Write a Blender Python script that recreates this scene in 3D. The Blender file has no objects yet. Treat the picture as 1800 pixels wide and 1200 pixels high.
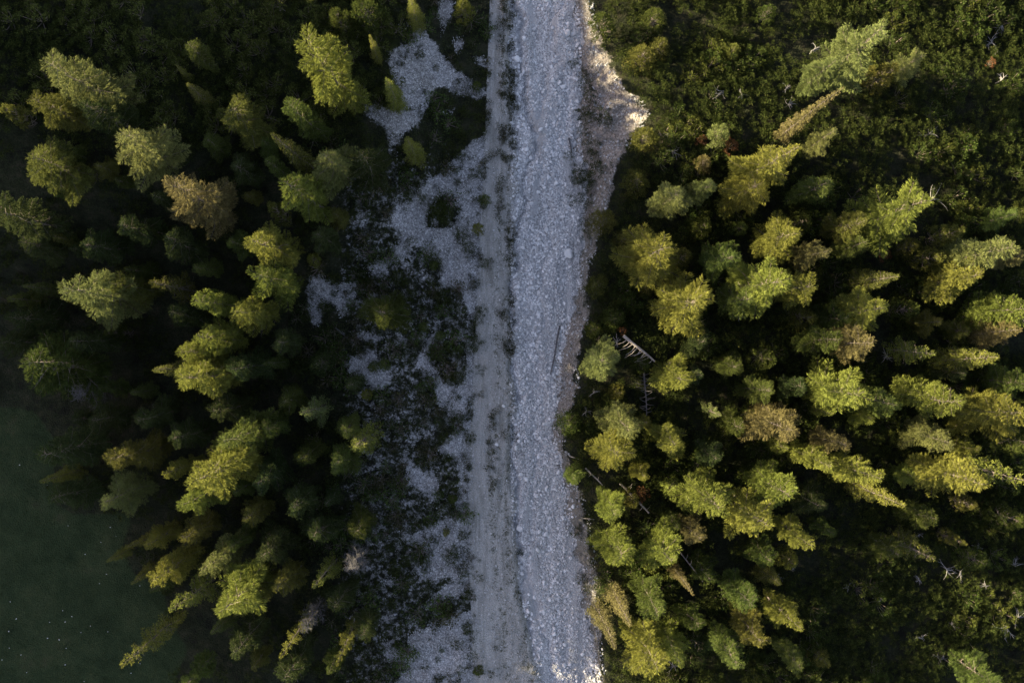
import bpy, math, random
import numpy as np
from mathutils import Vector, Matrix, Quaternion
random.seed(7); rng = np.random.default_rng(7)
C = bpy.context.scene.collection
S = bpy.context.scene
R = math.radians
# ------------------------------------------------------------------ camera, sky, sun, exposure
H = 92.0
PPM = 1800 / 105.0                      # photo pixels per metre on the ground
cam_d = bpy.data.cameras.new('camera'); cam = bpy.data.objects.new('camera', cam_d); C.objects.link(cam)
cam.location = (0, 0, H); cam.rotation_euler = (0, 0, 0)
cam_d.sensor_width = 36; cam_d.lens = 36 * H / 105; cam_d.clip_end = 3000; cam_d.clip_start = 0.5
S.camera = cam
SUN_EL, SUN_AZ = 14.0, 13.0             # elevation; how far the light turns from screen-right towards screen-down
w = bpy.data.worlds.new("World"); S.world = w; w.use_nodes = True
nt = w.node_tree; nt.nodes.clear()
sky = nt.nodes.new('ShaderNodeTexSky'); sky.sky_type = 'NISHITA'; sky.sun_disc = False
sky.sun_elevation = R(SUN_EL); sky.sun_rotation = R(270 + SUN_AZ); sky.altitude = 1200; sky.ozone_density = 0.3; sky.dust_density = 2.0
bg = nt.nodes.new('ShaderNodeBackground'); bg.inputs['Strength'].default_value = 0.076
ow = nt.nodes.new('ShaderNodeOutputWorld')
tint = nt.nodes.new('ShaderNodeMix'); tint.data_type = 'RGBA'; tint.blend_type = 'MULTIPLY'; tint.inputs[0].default_value = 1
tint.inputs[7].default_value = (1.22, 1.01, .98, 1)          # warmer camera white balance
nt.links.new(sky.outputs[0], tint.inputs[6]); nt.links.new(tint.outputs[2], bg.inputs[0]); nt.links.new(bg.outputs[0], ow.inputs[0])
sd = bpy.data.lights.new('sun', 'SUN'); sd.energy = 5.0; sd.angle = R(0.6); sd.color = (1.0, 0.85, 0.55)
so = bpy.data.objects.new('sun', sd); C.objects.link(so)
ce = math.cos(R(SUN_EL))
trav = Vector((ce * math.cos(R(SUN_AZ)), -ce * math.sin(R(SUN_AZ)), -math.sin(R(SUN_EL))))
so.rotation_euler = trav.to_track_quat('-Z', 'Y').to_euler(); so.location = (-60, 20, 60)
vs = S.view_settings
vs.view_transform = 'Standard'; vs.look = 'None'; vs.gamma = 1; vs.use_curve_mapping = False; vs.exposure = 2.45

# ------------------------------------------------------------------ helpers
def tag(o, label=None, cat=None, group=None, kind=None):
    if label: o['label'] = label
    if cat: o['category'] = cat
    if group: o['group'] = group
    if kind: o['kind'] = kind
    return o
def mesh_np(name, V, F, smooth=False):
    """V (n,3), F (m,k) with a fixed k"""
    V = np.asarray(V, dtype=np.float32); F = np.asarray(F, dtype=np.int32)
    me = bpy.data.meshes.new(name)
    me.vertices.add(len(V)); me.vertices.foreach_set('co', V.ravel())
    k = F.shape[1]
    me.loops.add(F.size); me.loops.foreach_set('vertex_index', F.ravel())
    me.polygons.add(len(F)); me.polygons.foreach_set('loop_start', np.arange(0, F.size, k, dtype=np.int32))
    me.polygons.foreach_set('loop_total', np.full(len(F), k, dtype=np.int32))
    me.polygons.foreach_set('use_smooth', np.full(len(F), smooth, dtype=bool))
    me.update(calc_edges=True); me.validate()
    return me
def link(name, me, parent=None, loc=None, rot=None, scale=None, color=None):
    o = bpy.data.objects.new(name, me); C.objects.link(o)
    if parent: o.parent = parent
    if loc is not None: o.location = loc
    if rot is not None: o.rotation_euler = rot
    if scale is not None: o.scale = scale
    if color is not None: o.color = (*color, 1)
    return o
_NT = {}
def vnoise(x, y, seed=0, n=256):
    if seed not in _NT: _NT[seed] = np.random.default_rng(seed).random((n, n))
    r = _NT[seed]
    xi = np.floor(x).astype(int); yi = np.floor(y).astype(int)
    fx = x - xi; fy = y - yi
    fx = fx * fx * (3 - 2 * fx); fy = fy * fy * (3 - 2 * fy)
    a = r[yi % n, xi % n]; b = r[yi % n, (xi + 1) % n]; c = r[(yi + 1) % n, xi % n]; d = r[(yi + 1) % n, (xi + 1) % n]
    return (a * (1 - fx) + b * fx) * (1 - fy) + (c * (1 - fx) + d * fx) * fy
def fbm(x, y, seed=0, o=3):
    v = 0; a = .5; t = 0
    for k in range(o):
        v = v + a * vnoise(x * 2 ** k, y * 2 ** k, seed + k); t += a; a *= .5
    return v / t
def pip(u, v, poly):
    ins = np.zeros(u.shape, bool); n = len(poly)
    for i in range(n):
        x1, y1 = poly[i]; x2, y2 = poly[(i + 1) % n]
        if y1 == y2: continue
        c = ((y1 > v) != (y2 > v)) & (u < (x2 - x1) * (v - y1) / (y2 - y1) + x1)
        ins ^= c
    return ins
def sstep(a, b, x):
    t = np.clip((x - a) / (b - a), 0, 1); return t * t * (3 - 2 * t)

# ------------------------------------------------------------------ the lie of the land (traced in photo pixels, built in metres)
def T(ox, oy, pts): return [(ox + x / 3.0, oy + y / 3.0) for x, y in pts]
GRAVEL = [
 T(450,0,[(700,270),(760,240),(840,230),(850,130),(880,130),(910,200),(960,250),(1010,320),(1040,370),(1100,390),(1150,450),(1230,470),(1200,530),(1100,500),(1060,510),(1010,460),(970,440),(930,480),(910,560),(880,600),(860,660),(820,690),(760,690),(740,860),(715,850),(690,680),(640,640),(570,610),(550,570),(600,540),(660,550),(700,580),(760,600),(780,560),(720,430),(700,330)]),
 T(450,0,[(1030,200),(1100,190),(1080,300),(1050,280)]), T(450,0,[(945,0),(1060,0),(1010,130),(975,210),(965,60)]),
 T(450,0,[(1140,300),(1200,290),(1250,330),(1240,360),(1150,345)]), T(450,0,[(970,590),(1050,560),(1040,610),(980,610)]),
 T(450,0,[(750,130),(820,110),(815,150),(770,170)]),
 T(450,0,[(860,990),(940,930),(1010,900),(1040,840),(1090,790),(1160,740),(1200,690),(1260,800),(1260,1200),(1040,1200),(1090,1100),(1030,1020),(950,1040),(900,1120),(880,1200),(690,1200),(700,1130),(760,1060),(800,1090),(820,1030)]),
 T(450,400,[(700,110),(750,60),(800,0),(870,0),(900,60),(880,110),(830,100),(790,60),(740,130)]),
 T(450,400,[(870,0),(1230,0),(1210,100),(1200,200),(1190,300),(1180,500),(1130,480),(1080,420),(1110,400),(1060,300),(960,330),(990,230),(980,180),(900,150),(880,90)]),
 T(450,400,[(560,210),(640,150),(700,200),(700,280),(600,260)]), T(450,400,[(740,70),(790,90),(800,160),(740,200),(700,180)]),
 T(450,400,[(280,250),(370,255),(400,310),(470,290),(540,260),(530,370),(500,390),(470,470),(440,480),(420,400),(360,380),(340,440),(350,520),(300,530),(270,400)]),
 T(450,400,[(480,540),(560,530),(630,560),(700,570),(690,600),(580,600),(500,570)]), T(450,400,[(780,480),(830,480),(830,540),(790,530)]),
 T(450,400,[(500,680),(560,650),(640,650),(640,720),(730,770),(720,820),(640,870),(560,800),(470,770)]),
 T(450,400,[(840,700),(900,590),(920,540),(1000,560),(1060,580),(1000,600),(930,600),(900,700),(960,760),(1010,830),(1100,850),(1110,700),(1100,600),(1140,560),(1190,560),(1190,1200),(940,1200),(1000,1120),(1080,1020),(1000,950),(950,950),(950,860),(920,780),(850,750)]),
 T(450,400,[(680,1000),(780,970),(760,1040)]), T(450,400,[(860,1040),(900,1030),(910,1070)]),
 T(450,800,[(770,40),(830,10),(850,60),(910,60),(960,120),(970,180),(940,250),(990,330),(960,320),(900,240),(850,160),(770,170),(800,120)]),
 T(450,800,[(1000,70),(1080,20),(1130,0),(1180,0),(1180,300),(1080,310),(1040,270),(1080,150),(1080,80)]),
 T(450,800,[(890,380),(960,350),(1060,330),(1200,350),(1220,640),(1120,660),(1060,660),(1000,620),(970,660),(820,650),(830,600),(900,560),(890,490),(820,480),(780,460),(720,370),(760,400),(830,420)]),
 T(450,800,[(640,680),(700,620),(770,660),(740,700),(680,690)]), T(450,800,[(650,740),(690,730),(680,770)]),
 T(450,800,[(870,790),(950,720),(1000,680),(1090,680),(1230,700),(1230,860),(1150,840),(1130,740),(1060,740),(980,760),(900,820),(830,830)]),
 T(450,800,[(660,960),(700,960),(720,1020),(800,1050),(800,930),(860,920),(880,950),(900,880),(950,900),(1010,860),(1070,820),(1130,830),(1230,900),(1240,1060),(1280,1230),(680,1230),(820,1120),(680,1090)]),
]
MEADOW = [(-900,640),(-200,700),(0,715),(60,720),(100,780),(90,880),(130,905),(235,900),(215,960),(235,1010),(285,1030),(300,1090),(330,1140),(300,1220),(200,1700),(-900,1700)]
_v = [-3000,0,60,150,250,330,420,500,560,620,700,770,840,900,950,1000,1060,1110,1200,4000]
_ue = [1012,1012,1015,1020,1018,1026,1022,1018,1000,986,978,972,994,1000,1010,1020,1022,1035,1055,1075]
_vb = [-3000,0,60,100,150,170,200,240,290,340,400,450,500,570,600,690,740,780,830,900,1000,1100,1200,4000]
_ub = [1030,1036,1050,1070,1086,1118,1140,1116,1078,1068,1055,1040,1028,1030,1015,1012,992,988,1008,1030,1045,1050,1062,1090]
_vl = [-3000,0,400,800,950,1020,1100,1150,1200,4000]
_ul = [900,902,904,903,906,918,932,944,954,980]      # left edge of the stony bed
_vt = [-3000,0,250,400,600,800,1000,1200,4000]
_ut = [862,864,855,848,838,828,828,836,850]         # left edge of the track
ue = lambda v: np.interp(v, _v, _ue)
ub = lambda v: np.interp(v, _vb, _ub)
ul = lambda v: np.interp(v, _vl, _ul)
ut = lambda v: np.interp(v, _vt, _ut)
def terrain(x, y):
    x = np.asarray(x, float); y = np.asarray(y, float)
    u = 900 + x * PPM; v = 600 - y * PPM
    wob = (fbm(x * .6 + 50, y * .6 + 50, 3) - .5)
    e0 = ue(v) + 4 + (fbm(y * .5 + 3, y * 0 + 1, 13) - .5) * 22; e1 = np.maximum(ub(v), e0 + 24) + wob * 16
    tr = np.clip((u - e0) / (e1 - e0), 0, 1)
    bank = tr * (1.35 - .35 * tr)
    z = -0.9 + bank * np.interp(v, [-3000, 100, 175, 280, 330, 560, 600, 640, 3000], [1.3, 1.5, 2.9, 2.9, 1.9, 1.6, 2.3, 1.4, 1.4]) * (0.9 + .2 * vnoise(y * .3 + 9, x * 0, 12))
    z = z + np.clip(u - e1, 0, 1e9) / PPM * 0.035
    wl = (fbm(y * .35 + 31, y * 0 + 5, 17) - .5) * 30
    tl = 1 - sstep(ul(v) - 9 + wl, ul(v) + 3 + wob * 6 + wl, u)
    z = z + tl * .42
    tt = 1 - sstep(ut(v) - 30, ut(v), u)
    z = z + tt * .3
    z = z + np.clip(ut(v) - u, 0, 900) / PPM * 0.03 + 17.0 * np.clip((-6 - x) / 42, 0, 1) ** 1.05 * sstep(1, 20, y) * (1 - .42 * sstep(30, 38, y)) * (1 - sstep(-54, -80, x))  # upper-left rise added so the low sun grazes the thicket there
    inb = (1 - tl) * (1 - np.clip(tr * 3, 0, 1))
    z = z + inb * ((fbm(x * .9 + 11, y * .16 + 4, 21) - .5) * 0.45 + np.abs(fbm(x * .35 + 3, y * .07, 25) - .5) * -.9)
    z = z + (fbm(x * .25 + 90, y * .25 + 90, 5) - .5) * .5 * (1 - inb)
    z = z + (fbm(x * 1.3 + 90, y * 1.3 + 90, 8) - .5) * .14
    for (cs, cw, cd) in ((0, 6, .5), (1, 5, .16)):
        uc = np.interp(v, [-50, 100, 230, 330, 420, 520, 700, 900, 1010, 1120, 1250], [[908, 912, 935, 922, 905, 896, 900, 905, 915, 930, 950], [985, 975, 940, 960, 968, 955, 950, 940, 934, 965, 990]][cs]) + (fbm(v * .03 + cs * 9, v * 0 + 2, 61 + cs) - .5) * 34
        z = z - inb * cd * np.exp(-((u - uc) / cw) ** 2)
        z = z + inb * .22 * sstep(-2, 2, u - uc) * (1 - sstep(10, 40, u - uc))
    # eroded ribs on the sandy bank
    z = z + (tr > 0) * (tr < 1) * np.sin(tr * 3.14) * (fbm(x * .7 + 7, y * 1.1 + 3, 31) - .5) * 1.1
    # hillside far to the left whose crest cuts off the low sun; gentler hills elsewhere
    s = x * math.cos(R(SUN_AZ)) - y * math.sin(R(SUN_AZ))
    q = x * math.sin(R(SUN_AZ)) + y * math.cos(R(SUN_AZ))
    crest = 0.0 + 262 * math.tan(R(SUN_EL)) - 1.8 + (fbm(q * .05 + 40, q * 0 + 3, 41) - .5) * 3.0 - 2.2 * sstep(8, 30, q)
    hill = sstep(-80, -255, s) * crest * (1 - .9 * sstep(-262, -600, s))
    z = np.where(s < -80, z * (1 - sstep(-80, -255, s)) + hill, z)
    z = z + 25 * sstep(110, 420, x)
    return z
def gz(x, y): return float(terrain(np.array([x]), np.array([y]))[0])
def place(u, v, above=0.0):
    """ground point whose spot 'above' metres up shows at photo pixel u, v"""
    z = 0.0
    for _ in range(4):
        k = (H - z - above) / H
        x = (u - 900) / PPM * k; y = (600 - v) / PPM * k
        z = gz(x, y)
    return x, y, z
def proj(x, y, z): k = H / (H - z); return 900 + x * PPM * k, 600 - y * PPM * k

# ------------------------------------------------------------------ materials
def new_mat(name):
    m = bpy.data.materials.new(name); m.use_nodes = True
    t = m.node_tree; t.nodes.clear(); return m, t
def N(t, kind, **kw):
    n = t.nodes.new(kind)
    for k, v in kw.items():
        if k.startswith('i_'):
            n.inputs[k[2:]].default_value = v
        else: setattr(n, k, v)
    return n
def ramp(t, fac, stops):
    r = N(t, 'ShaderNodeValToRGB'); e = r.color_ramp.elements
    while len(e) > 1: e.remove(e[-1])
    e[0].position = stops[0][0]; e[0].color = (*stops[0][1], 1)
    for p, c in stops[1:]:
        q = e.new(p); q.color = (*c, 1)
    t.links.new(fac, r.inputs[0]); return r.outputs[0]
def math_(t, op, a, b=None, c=None, clamp=False):
    n = N(t, 'ShaderNodeMath', operation=op, use_clamp=clamp)
    for i, q in enumerate((a, b, c)):
        if q is None: continue
        if isinstance(q, (int, float)): n.inputs[i].default_value = q
        else: t.links.new(q, n.inputs[i])
    return n.outputs[0]
def mix(t, f, a, b, mode='MIX'):
    n = N(t, 'ShaderNodeMix', data_type='RGBA', blend_type=mode)
    for s_, q in ((0, f), (6, a), (7, b)):
        if isinstance(q, (int, float)): n.inputs[s_].default_value = q
        elif isinstance(q, tuple): n.inputs[s_].default_value = (*q, 1)
        else: t.links.new(q, n.inputs[s_])
    return n.outputs[2]
def noise(t, scale, detail=4, rough=.6, vec=None, dist=0):
    n = N(t, 'ShaderNodeTexNoise'); n.inputs['Scale'].default_value = scale; n.inputs['Detail'].default_value = detail
    n.inputs['Roughness'].default_value = rough; n.inputs['Distortion'].default_value = dist
    if vec is not None: t.links.new(vec, n.inputs['Vector'])
    return n.outputs[0]
def foliage_mat(name, trans=.3):
    m, t = new_mat(name)
    oi = N(t, 'ShaderNodeObjectInfo'); ge = N(t, 'ShaderNodeNewGeometry')
    ri = ge.outputs['Random Per Island']
    val = math_(t, 'MULTIPLY_ADD', ri, .9, .55)
    n1 = noise(t, 1.1, 3, .6, ge.outputs['Position'])
    n2 = math_(t, 'MULTIPLY_ADD', n1, 1.0, .5)
    hv = math_(t, 'MULTIPLY', val, n2)
    comb = N(t, 'ShaderNodeCombineColor')
    for i in range(3): t.links.new(hv, comb.inputs[i])
    c = mix(t, 1.0, oi.outputs['Color'], comb.outputs[0], 'MULTIPLY')
    warm = math_(t, 'MULTIPLY', math_(t, 'GREATER_THAN', ri, .9), .22)
    c = mix(t, warm, c, (.16, .115, .045))
    d = N(t, 'ShaderNodeBsdfDiffuse'); tr = N(t, 'ShaderNodeBsdfTranslucent'); ms = N(t, 'ShaderNodeMixShader', i_Fac=trans)
    t.links.new(c, d.inputs[0]); t.links.new(c, tr.inputs[0])
    t.links.new(d.outputs[0], ms.inputs[1]); t.links.new(tr.outputs[0], ms.inputs[2])
    o = N(t, 'ShaderNodeOutputMaterial'); t.links.new(ms.outputs[0], o.inputs[0])
    return m
def wood_mat(name, dark, light):
    m, t = new_mat(name)
    ge = N(t, 'ShaderNodeTexCoord')
    f = noise(t, 5, 5, .7, ge.outputs['Object'])
    c = ramp(t, f, [(.3, dark), (.7, light)])
    b = N(t, 'ShaderNodeBsdfPrincipled'); b.inputs['Roughness'].default_value = .85
    t.links.new(c, b.inputs[0])
    bu = N(t, 'ShaderNodeBump'); bu.inputs['Strength'].default_value = .6; bu.inputs['Distance'].default_value = .03
    t.links.new(noise(t, 30, 4, .6, ge.outputs['Object']), bu.inputs['Height']); t.links.new(bu.outputs[0], b.inputs['Normal'])
    o = N(t, 'ShaderNodeOutputMaterial'); t.links.new(b.outputs[0], o.inputs[0]); return m
def rock_mat(name, lo, hi, island=True):
    m, t = new_mat(name)
    ge = N(t, 'ShaderNodeNewGeometry'); oi = N(t, 'ShaderNodeObjectInfo')
    src = ge.outputs['Random Per Island'] if island else oi.outputs['Random']
    a = math_(t, 'MULTIPLY_ADD', noise(t, 2.5, 4, .7, ge.outputs['Position']), .45, math_(t, 'MULTIPLY', src, .6))
    c = ramp(t, a, [(.05, lo), (.55, tuple((p + q) / 2 for p, q in zip(lo, hi))), (.9, hi)])
    b = N(t, 'ShaderNodeBsdfPrincipled'); b.inputs['Roughness'].default_value = .9
    t.links.new(c, b.inputs[0])
    bu = N(t, 'ShaderNodeBump'); bu.inputs['Strength'].default_value = .5; bu.inputs['Distance'].default_value = .04
    t.links.new(noise(t, 14, 4, .7, ge.outputs['Position']), bu.inputs['Height']); t.links.new(bu.outputs[0], b.inputs['Normal'])
    o = N(t, 'ShaderNodeOutputMaterial'); t.links.new(b.outputs[0], o.inputs[0]); return m
M = dict(
 leaf=foliage_mat('needles'), low=foliage_mat('ground plants', .2),
 bark=wood_mat('bark', (.05, .04, .033), (.16, .13, .11)), twig=wood_mat('branch bark', (.07, .055, .045), (.24, .19, .16)),
 dead=wood_mat('weathered wood', (.20, .17, .15), (.50, .43, .37)), grey=wood_mat('grey dead wood', (.045, .043, .043), (.14, .13, .13)),
 snag=wood_mat('bleached twigs', (.11, .105, .10), (.30, .28, .265)),
 rust=wood_mat('rusty dead needles', (.14, .06, .03), (.24, .11, .05)),
 stone=rock_mat('limestone cobbles', (.24, .235, .23), (.84, .825, .815)), gstone=rock_mat('gravel stones', (.15, .147, .143), (.60, .59, .58)), boulder=rock_mat('limestone boulders', (.45, .44, .435), (.78, .77, .755), False))
# ground
def ground_mat():
    m, t = new_mat('valley ground')
    ge = N(t, 'ShaderNodeNewGeometry'); P = ge.outputs['Position']
    def att(nm):
        a = N(t, 'ShaderNodeAttribute', attribute_name=nm); return a.outputs['Fac']
    edge = math_(t, 'SUBTRACT', noise(t, 1.6, 6, .72, P), .5)
    edge2 = math_(t, 'SUBTRACT', noise(t, 5.0, 4, .7, P), .5)
    def msk(nm, k=1.0, k2=.5, lo=.38, hi=.62):
        q = math_(t, 'ADD', att(nm), math_(t, 'ADD', math_(t, 'MULTIPLY', edge, k), math_(t, 'MULTIPLY', edge2, k2)))
        mr = N(t, 'ShaderNodeMapRange', interpolation_type='SMOOTHSTEP')
        t.links.new(q, mr.inputs[0]); mr.inputs[1].default_value = lo; mr.inputs[2].default_value = hi; return mr.outputs[0]
    # base: litter, soil, thin grass under the trees
    base = ramp(t, noise(t, .8, 6, .7, P), [(.35, (.014, .014, .010)), (.5, (.022, .026, .013)), (.62, (.035, .034, .02)), (.75, (.05, .042, .028))])
    fine = ramp(t, noise(t, 7, 4, .7, P), [(.3, (.5, .5, .5)), (.7, (1.4, 1.4, 1.4))])
    base = mix(t, 1.0, base, fine, 'MULTIPLY')
    base = mix(t, msk('bankmask', .8, .6), base, ramp(t, noise(t, 3.5, 7, .8, P), [(.3, (.09, .08, .06)), (.55, (.20, .185, .16)), (.75, (.36, .35, .33))]))
    # meadow grass
    g = ramp(t, noise(t, .35, 7, .65, P), [(.3, (.018, .028, .012)), (.5, (.027, .040, .017)), (.62, (.034, .046, .020)), (.75, (.045, .044, .024))])
    g = mix(t, 1.0, g, ramp(t, noise(t, 11, 4, .75, P), [(.3, (.45, .45, .45)), (.7, (1.5, 1.5, 1.5))]), 'MULTIPLY')
    c = mix(t, msk('meadow', .5, .3), base, g)
    # gravel with cobble speckle
    vo = N(t, 'ShaderNodeTexVoronoi', feature='F1'); vo.inputs['Scale'].default_value = 7.0; t.links.new(P, vo.inputs['Vector'])
    vo2 = N(t, 'ShaderNodeTexVoronoi', feature='F1'); vo2.inputs['Scale'].default_value = 13.0; t.links.new(P, vo2.inputs['Vector'])
    sp = N(t, 'ShaderNodeSeparateColor'); t.links.new(vo.outputs['Color'], sp.inputs[0])
    sp2 = N(t, 'ShaderNodeSeparateColor'); t.links.new(vo2.outputs['Color'], sp2.inputs[0])
    mixr = math_(t, 'MULTIPLY_ADD', sp.outputs[0], .55, math_(t, 'MULTIPLY', sp2.outputs[1], .45))
    gv = ramp(t, mixr, [(.05, (.13, .127, .124)), (.45, (.27, .265, .262)), (.75, (.40, .393, .388)), (.95, (.66, .65, .64))])
    gv = mix(t, 1.0, gv, ramp(t, noise(t, .5, 5, .65, P), [(.3, (.62, .61, .58)), (.65, (1.1, 1.1, 1.1))]), 'MULTIPLY')
    c = mix(t, msk('gravel', 1.25, .5, .38, .60), c, gv)
    # stony bed
    bd = ramp(t, mixr, [(.05, (.20, .197, .194)), (.45, (.40, .395, .39)), (.8, (.64, .632, .625)), (.97, (.80, .79, .78))])
    st = N(t, 'ShaderNodeMapping'); st.inputs['Scale'].default_value = (1.0, .13, 1); t.links.new(P, st.inputs[0])
    bd = mix(t, 1.0, bd, ramp(t, noise(t, 1.0, 6, .62, st.outputs[0], .6), [(.3, (.72, .72, .71)), (.5, (.92, .92, .92)), (.7, (1.12, 1.12, 1.12))]), 'MULTIPLY')
    silt = ramp(t, noise(t, 14, 3, .7, P), [(.3, (.30, .297, .295)), (.7, (.47, .465, .46))])
    sm = N(t, 'ShaderNodeMapping'); sm.inputs['Scale'].default_value = (.55, .12, 1); t.links.new(P, sm.inputs[0])
    smr = N(t, 'ShaderNodeMapRange', interpolation_type='SMOOTHSTEP'); t.links.new(noise(t, 1.0, 5, .6, sm.outputs[0], .5), smr.inputs[0]); smr.inputs[1].default_value = .50; smr.inputs[2].default_value = .60
    bd = mix(t, math_(t, 'MULTIPLY', smr.outputs[0], .85), bd, silt)
    # track: fine crushed stone with worn lines
    tk = ramp(t, noise(t, 9, 5, .8, P), [(.25, (.19, .182, .168)), (.5, (.34, .328, .308)), (.75, (.50, .485, .46))])
    tk = mix(t, 1.0, tk, ramp(t, noise(t, 1.5, 6, .7, st.outputs[0], .9), [(.32, (.6, .6, .56)), (.5, (.95, .95, .93)), (.68, (1.2, 1.2, 1.18))]), 'MULTIPLY')
    c = mix(t, msk('track', .35, .3), c, tk)
    c = mix(t, msk('bed', .5, .7, .3, .7), c, bd)
    # fine pale sand of the cut bank
    sn = ramp(t, noise(t, 3.2, 8, .82, P), [(.25, (.11, .098, .085)), (.42, (.18, .158, .137)), (.58, (.25, .222, .195)), (.8, (.38, .35, .315))])
    sn = mix(t, 1.0, sn, ramp(t, mixr, [(.1, (.6, .6, .6)), (.5, (1, 1, 1)), (.9, (1.7, 1.7, 1.7))]), 'MULTIPLY')
    c = mix(t, msk('sand', .9, .8, .3, .75), c, sn)
    # green worn into the middle and the edges of the track
    tv = msk('verge', 1.7, 1.6, .5, .85)
    c = mix(t, tv, c, ramp(t, noise(t, 6, 4, .7, P), [(.35, (.045, .048, .03)), (.65, (.15, .145, .115))]))
    b = N(t, 'ShaderNodeBsdfPrincipled'); b.inputs['Roughness'].default_value = .95; b.inputs['Specular IOR Level'].default_value = .08
    t.links.new(c, b.inputs[0])
    hh = math_(t, 'ADD', math_(t, 'MULTIPLY', vo.outputs['Distance'], -1.0), math_(t, 'MULTIPLY', noise(t, 12, 4, .7, P), .8))
    bu = N(t, 'ShaderNodeBump'); bu.inputs['Strength'].default_value = .8; bu.inputs['Distance'].default_value = .09
    t.links.new(hh, bu.inputs['Height']); t.links.new(bu.outputs[0], b.inputs['Normal'])
    o = N(t, 'ShaderNodeOutputMaterial'); t.links.new(b.outputs[0], o.inputs[0]); return m
def axis(lo, hi, st, far):
    core = np.arange(lo, hi + st * .5, st)
    a = [lo]; d = st
    while a[-1] > -far: d *= 1.22; a.append(a[-1] - d)
    b = [hi]; d = st
    while b[-1] < far: d *= 1.22; b.append(b[-1] + d)
    return np.concatenate([a[:0:-1], core, b[1:]])
def axl(lo, hi, st, far):
    # finer far field so the hill crest stays well shaped
    a = axis(lo, hi, st, far); out = [a[0]]
    for q in a[1:]:
        n = max(1, int(math.ceil((q - out[-1]) / 9.0))) if abs(q) < 420 else 1
        out.extend(np.linspace(out[-1], q, n + 1)[1:])
    return np.array(out)
gx = axl(-60, 60, .22, 1500); gy = axl(-42, 42, .22, 1500)
X, Y = np.meshgrid(gx, gy); Z = terrain(X, Y)
U = 900 + X * PPM * H / np.maximum(H - Z, 20); W = 600 - Y * PPM * H / np.maximum(H - Z, 20)
def blur(a, n=1):
    for _ in range(n):
        a = (a + np.roll(a, 1, 0) + np.roll(a, -1, 0) + np.roll(a, 1, 1) + np.roll(a, -1, 1)) / 5
    return a
m_gr = np.zeros(X.shape)
for p in GRAVEL: m_gr = np.maximum(m_gr, pip(U, W, p))
m_gr = np.maximum(blur(m_gr, 16), .44 * sstep(530, 640, U) * sstep(150, 330, W) * (1 - sstep(-10, 0, U - ut(W))))
m_me = blur(pip(U, W, MEADOW).astype(float), 12)
_w = (fbm(Y * .5 + 3, Y * 0 + 1, 13) - .5) * 22 + (fbm(X * 1.1 + 9, Y * 1.1 + 9, 14) - .5) * 26
_wl = (fbm(Y * .35 + 31, Y * 0 + 5, 17) - .5) * 30
m_bd = sstep(-6, 5, U - ul(W) - _wl) * (1 - sstep(-7, 9, U - ue(W) - _w))
m_tk = sstep(-8, 2, U - ut(W)) * (1 - sstep(-2, 4, U - ul(W) - _wl))
m_bk = sstep(-7, 9, U - ue(W) - _w) * (1 - sstep(-12, 14, U - ub(W) - _w * .8))
_sv = np.interp(W, [-50, 20, 60, 300, 350, 440, 540, 570, 730, 780, 830, 1300], [.5, .6, .8, .9, .6, .45, .55, .9, .9, .5, .3, .3])
m_sa = m_bk * _sv
tc = (U - ut(W)) / (ul(W) - ut(W)) + (fbm(X * .3 + 2, Y * .25 + 7, 15) - .5) * .35
m_vg = np.maximum.reduce([.60 * np.exp(-((tc - .55) / .14) ** 2), .62 * np.exp(-((tc - .88) / .14) ** 2), .42 * np.exp(-((tc - .72) / .2) ** 2), .5 * np.exp(-((tc + .05) / .08) ** 2)]) * ((tc > -.3) & (tc < 1.1))
ny, nx = X.shape
idx = np.arange(nx * ny).reshape(ny, nx)
F = np.stack([idx[:-1, :-1], idx[:-1, 1:], idx[1:, 1:], idx[1:, :-1]], -1).reshape(-1, 4)
gm = mesh_np('ground', np.stack([X, Y, Z], -1).reshape(-1, 3), F, True)
for nm, a in (('gravel', m_gr), ('meadow', m_me), ('bed', m_bd), ('track', m_tk), ('sand', m_sa), ('bankmask', m_bk), ('verge', m_vg)):
    at = gm.attributes.new(nm, 'FLOAT', 'POINT'); at.data.foreach_set('value', a.ravel().astype(np.float32))
gm.materials.append(ground_mat())
tag(link('ground', gm), kind='structure')
def in_gravel(u, v):
    u = np.array([u]); v = np.array([v])
    return any(pip(u, v, p)[0] for p in GRAVEL)

# ------------------------------------------------------------------ foliage building blocks
def tufts(P, D, length, width, jit=.5, r=rng):
    """flat bent needle sprays: P points, D directions; returns V, F (one quad each, kite shaped)"""
    n = len(P)
    D = D + r.normal(0, jit, (n, 3)); D /= np.linalg.norm(D, axis=1)[:, None] + 1e-9
    A = np.cross(D, r.normal(0, 1, (n, 3))); A /= np.linalg.norm(A, axis=1)[:, None] + 1e-9
    L = (length * r.uniform(.6, 1.35, n))[:, None]; Wd = (width * r.uniform(.6, 1.4, n))[:, None]
    v0 = P; v1 = P + D * L * .45 + A * Wd * .5; v2 = P + D * L; v3 = P + D * L * .45 - A * Wd * .5
    V = np.stack([v0, v1, v2, v3], 1).reshape(-1, 3)
    F = np.arange(4 * n).reshape(-1, 4); return V, F
def tube(path, radii, sides=5):
    V = []; F = []; n = len(path)
    for i in range(n):
        a = path[max(i - 1, 0)]; b = path[min(i + 1, n - 1)]
        d = (Vector(b) - Vector(a)).normalized()
        q = d.to_track_quat('Z', 'Y')
        for k in range(sides):
            th = 2 * math.pi * k / sides
            p = Vector(path[i]) + q @ Vector((math.cos(th) * radii[i], math.sin(th) * radii[i], 0)); V.append(p[:])
    for i in range(n - 1):
        for k in range(sides):
            k2 = (k + 1) % sides
            F.append((i * sides + k, i * sides + k2, (i + 1) * sides + k2, (i + 1) * sides + k))
    return V, F
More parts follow.
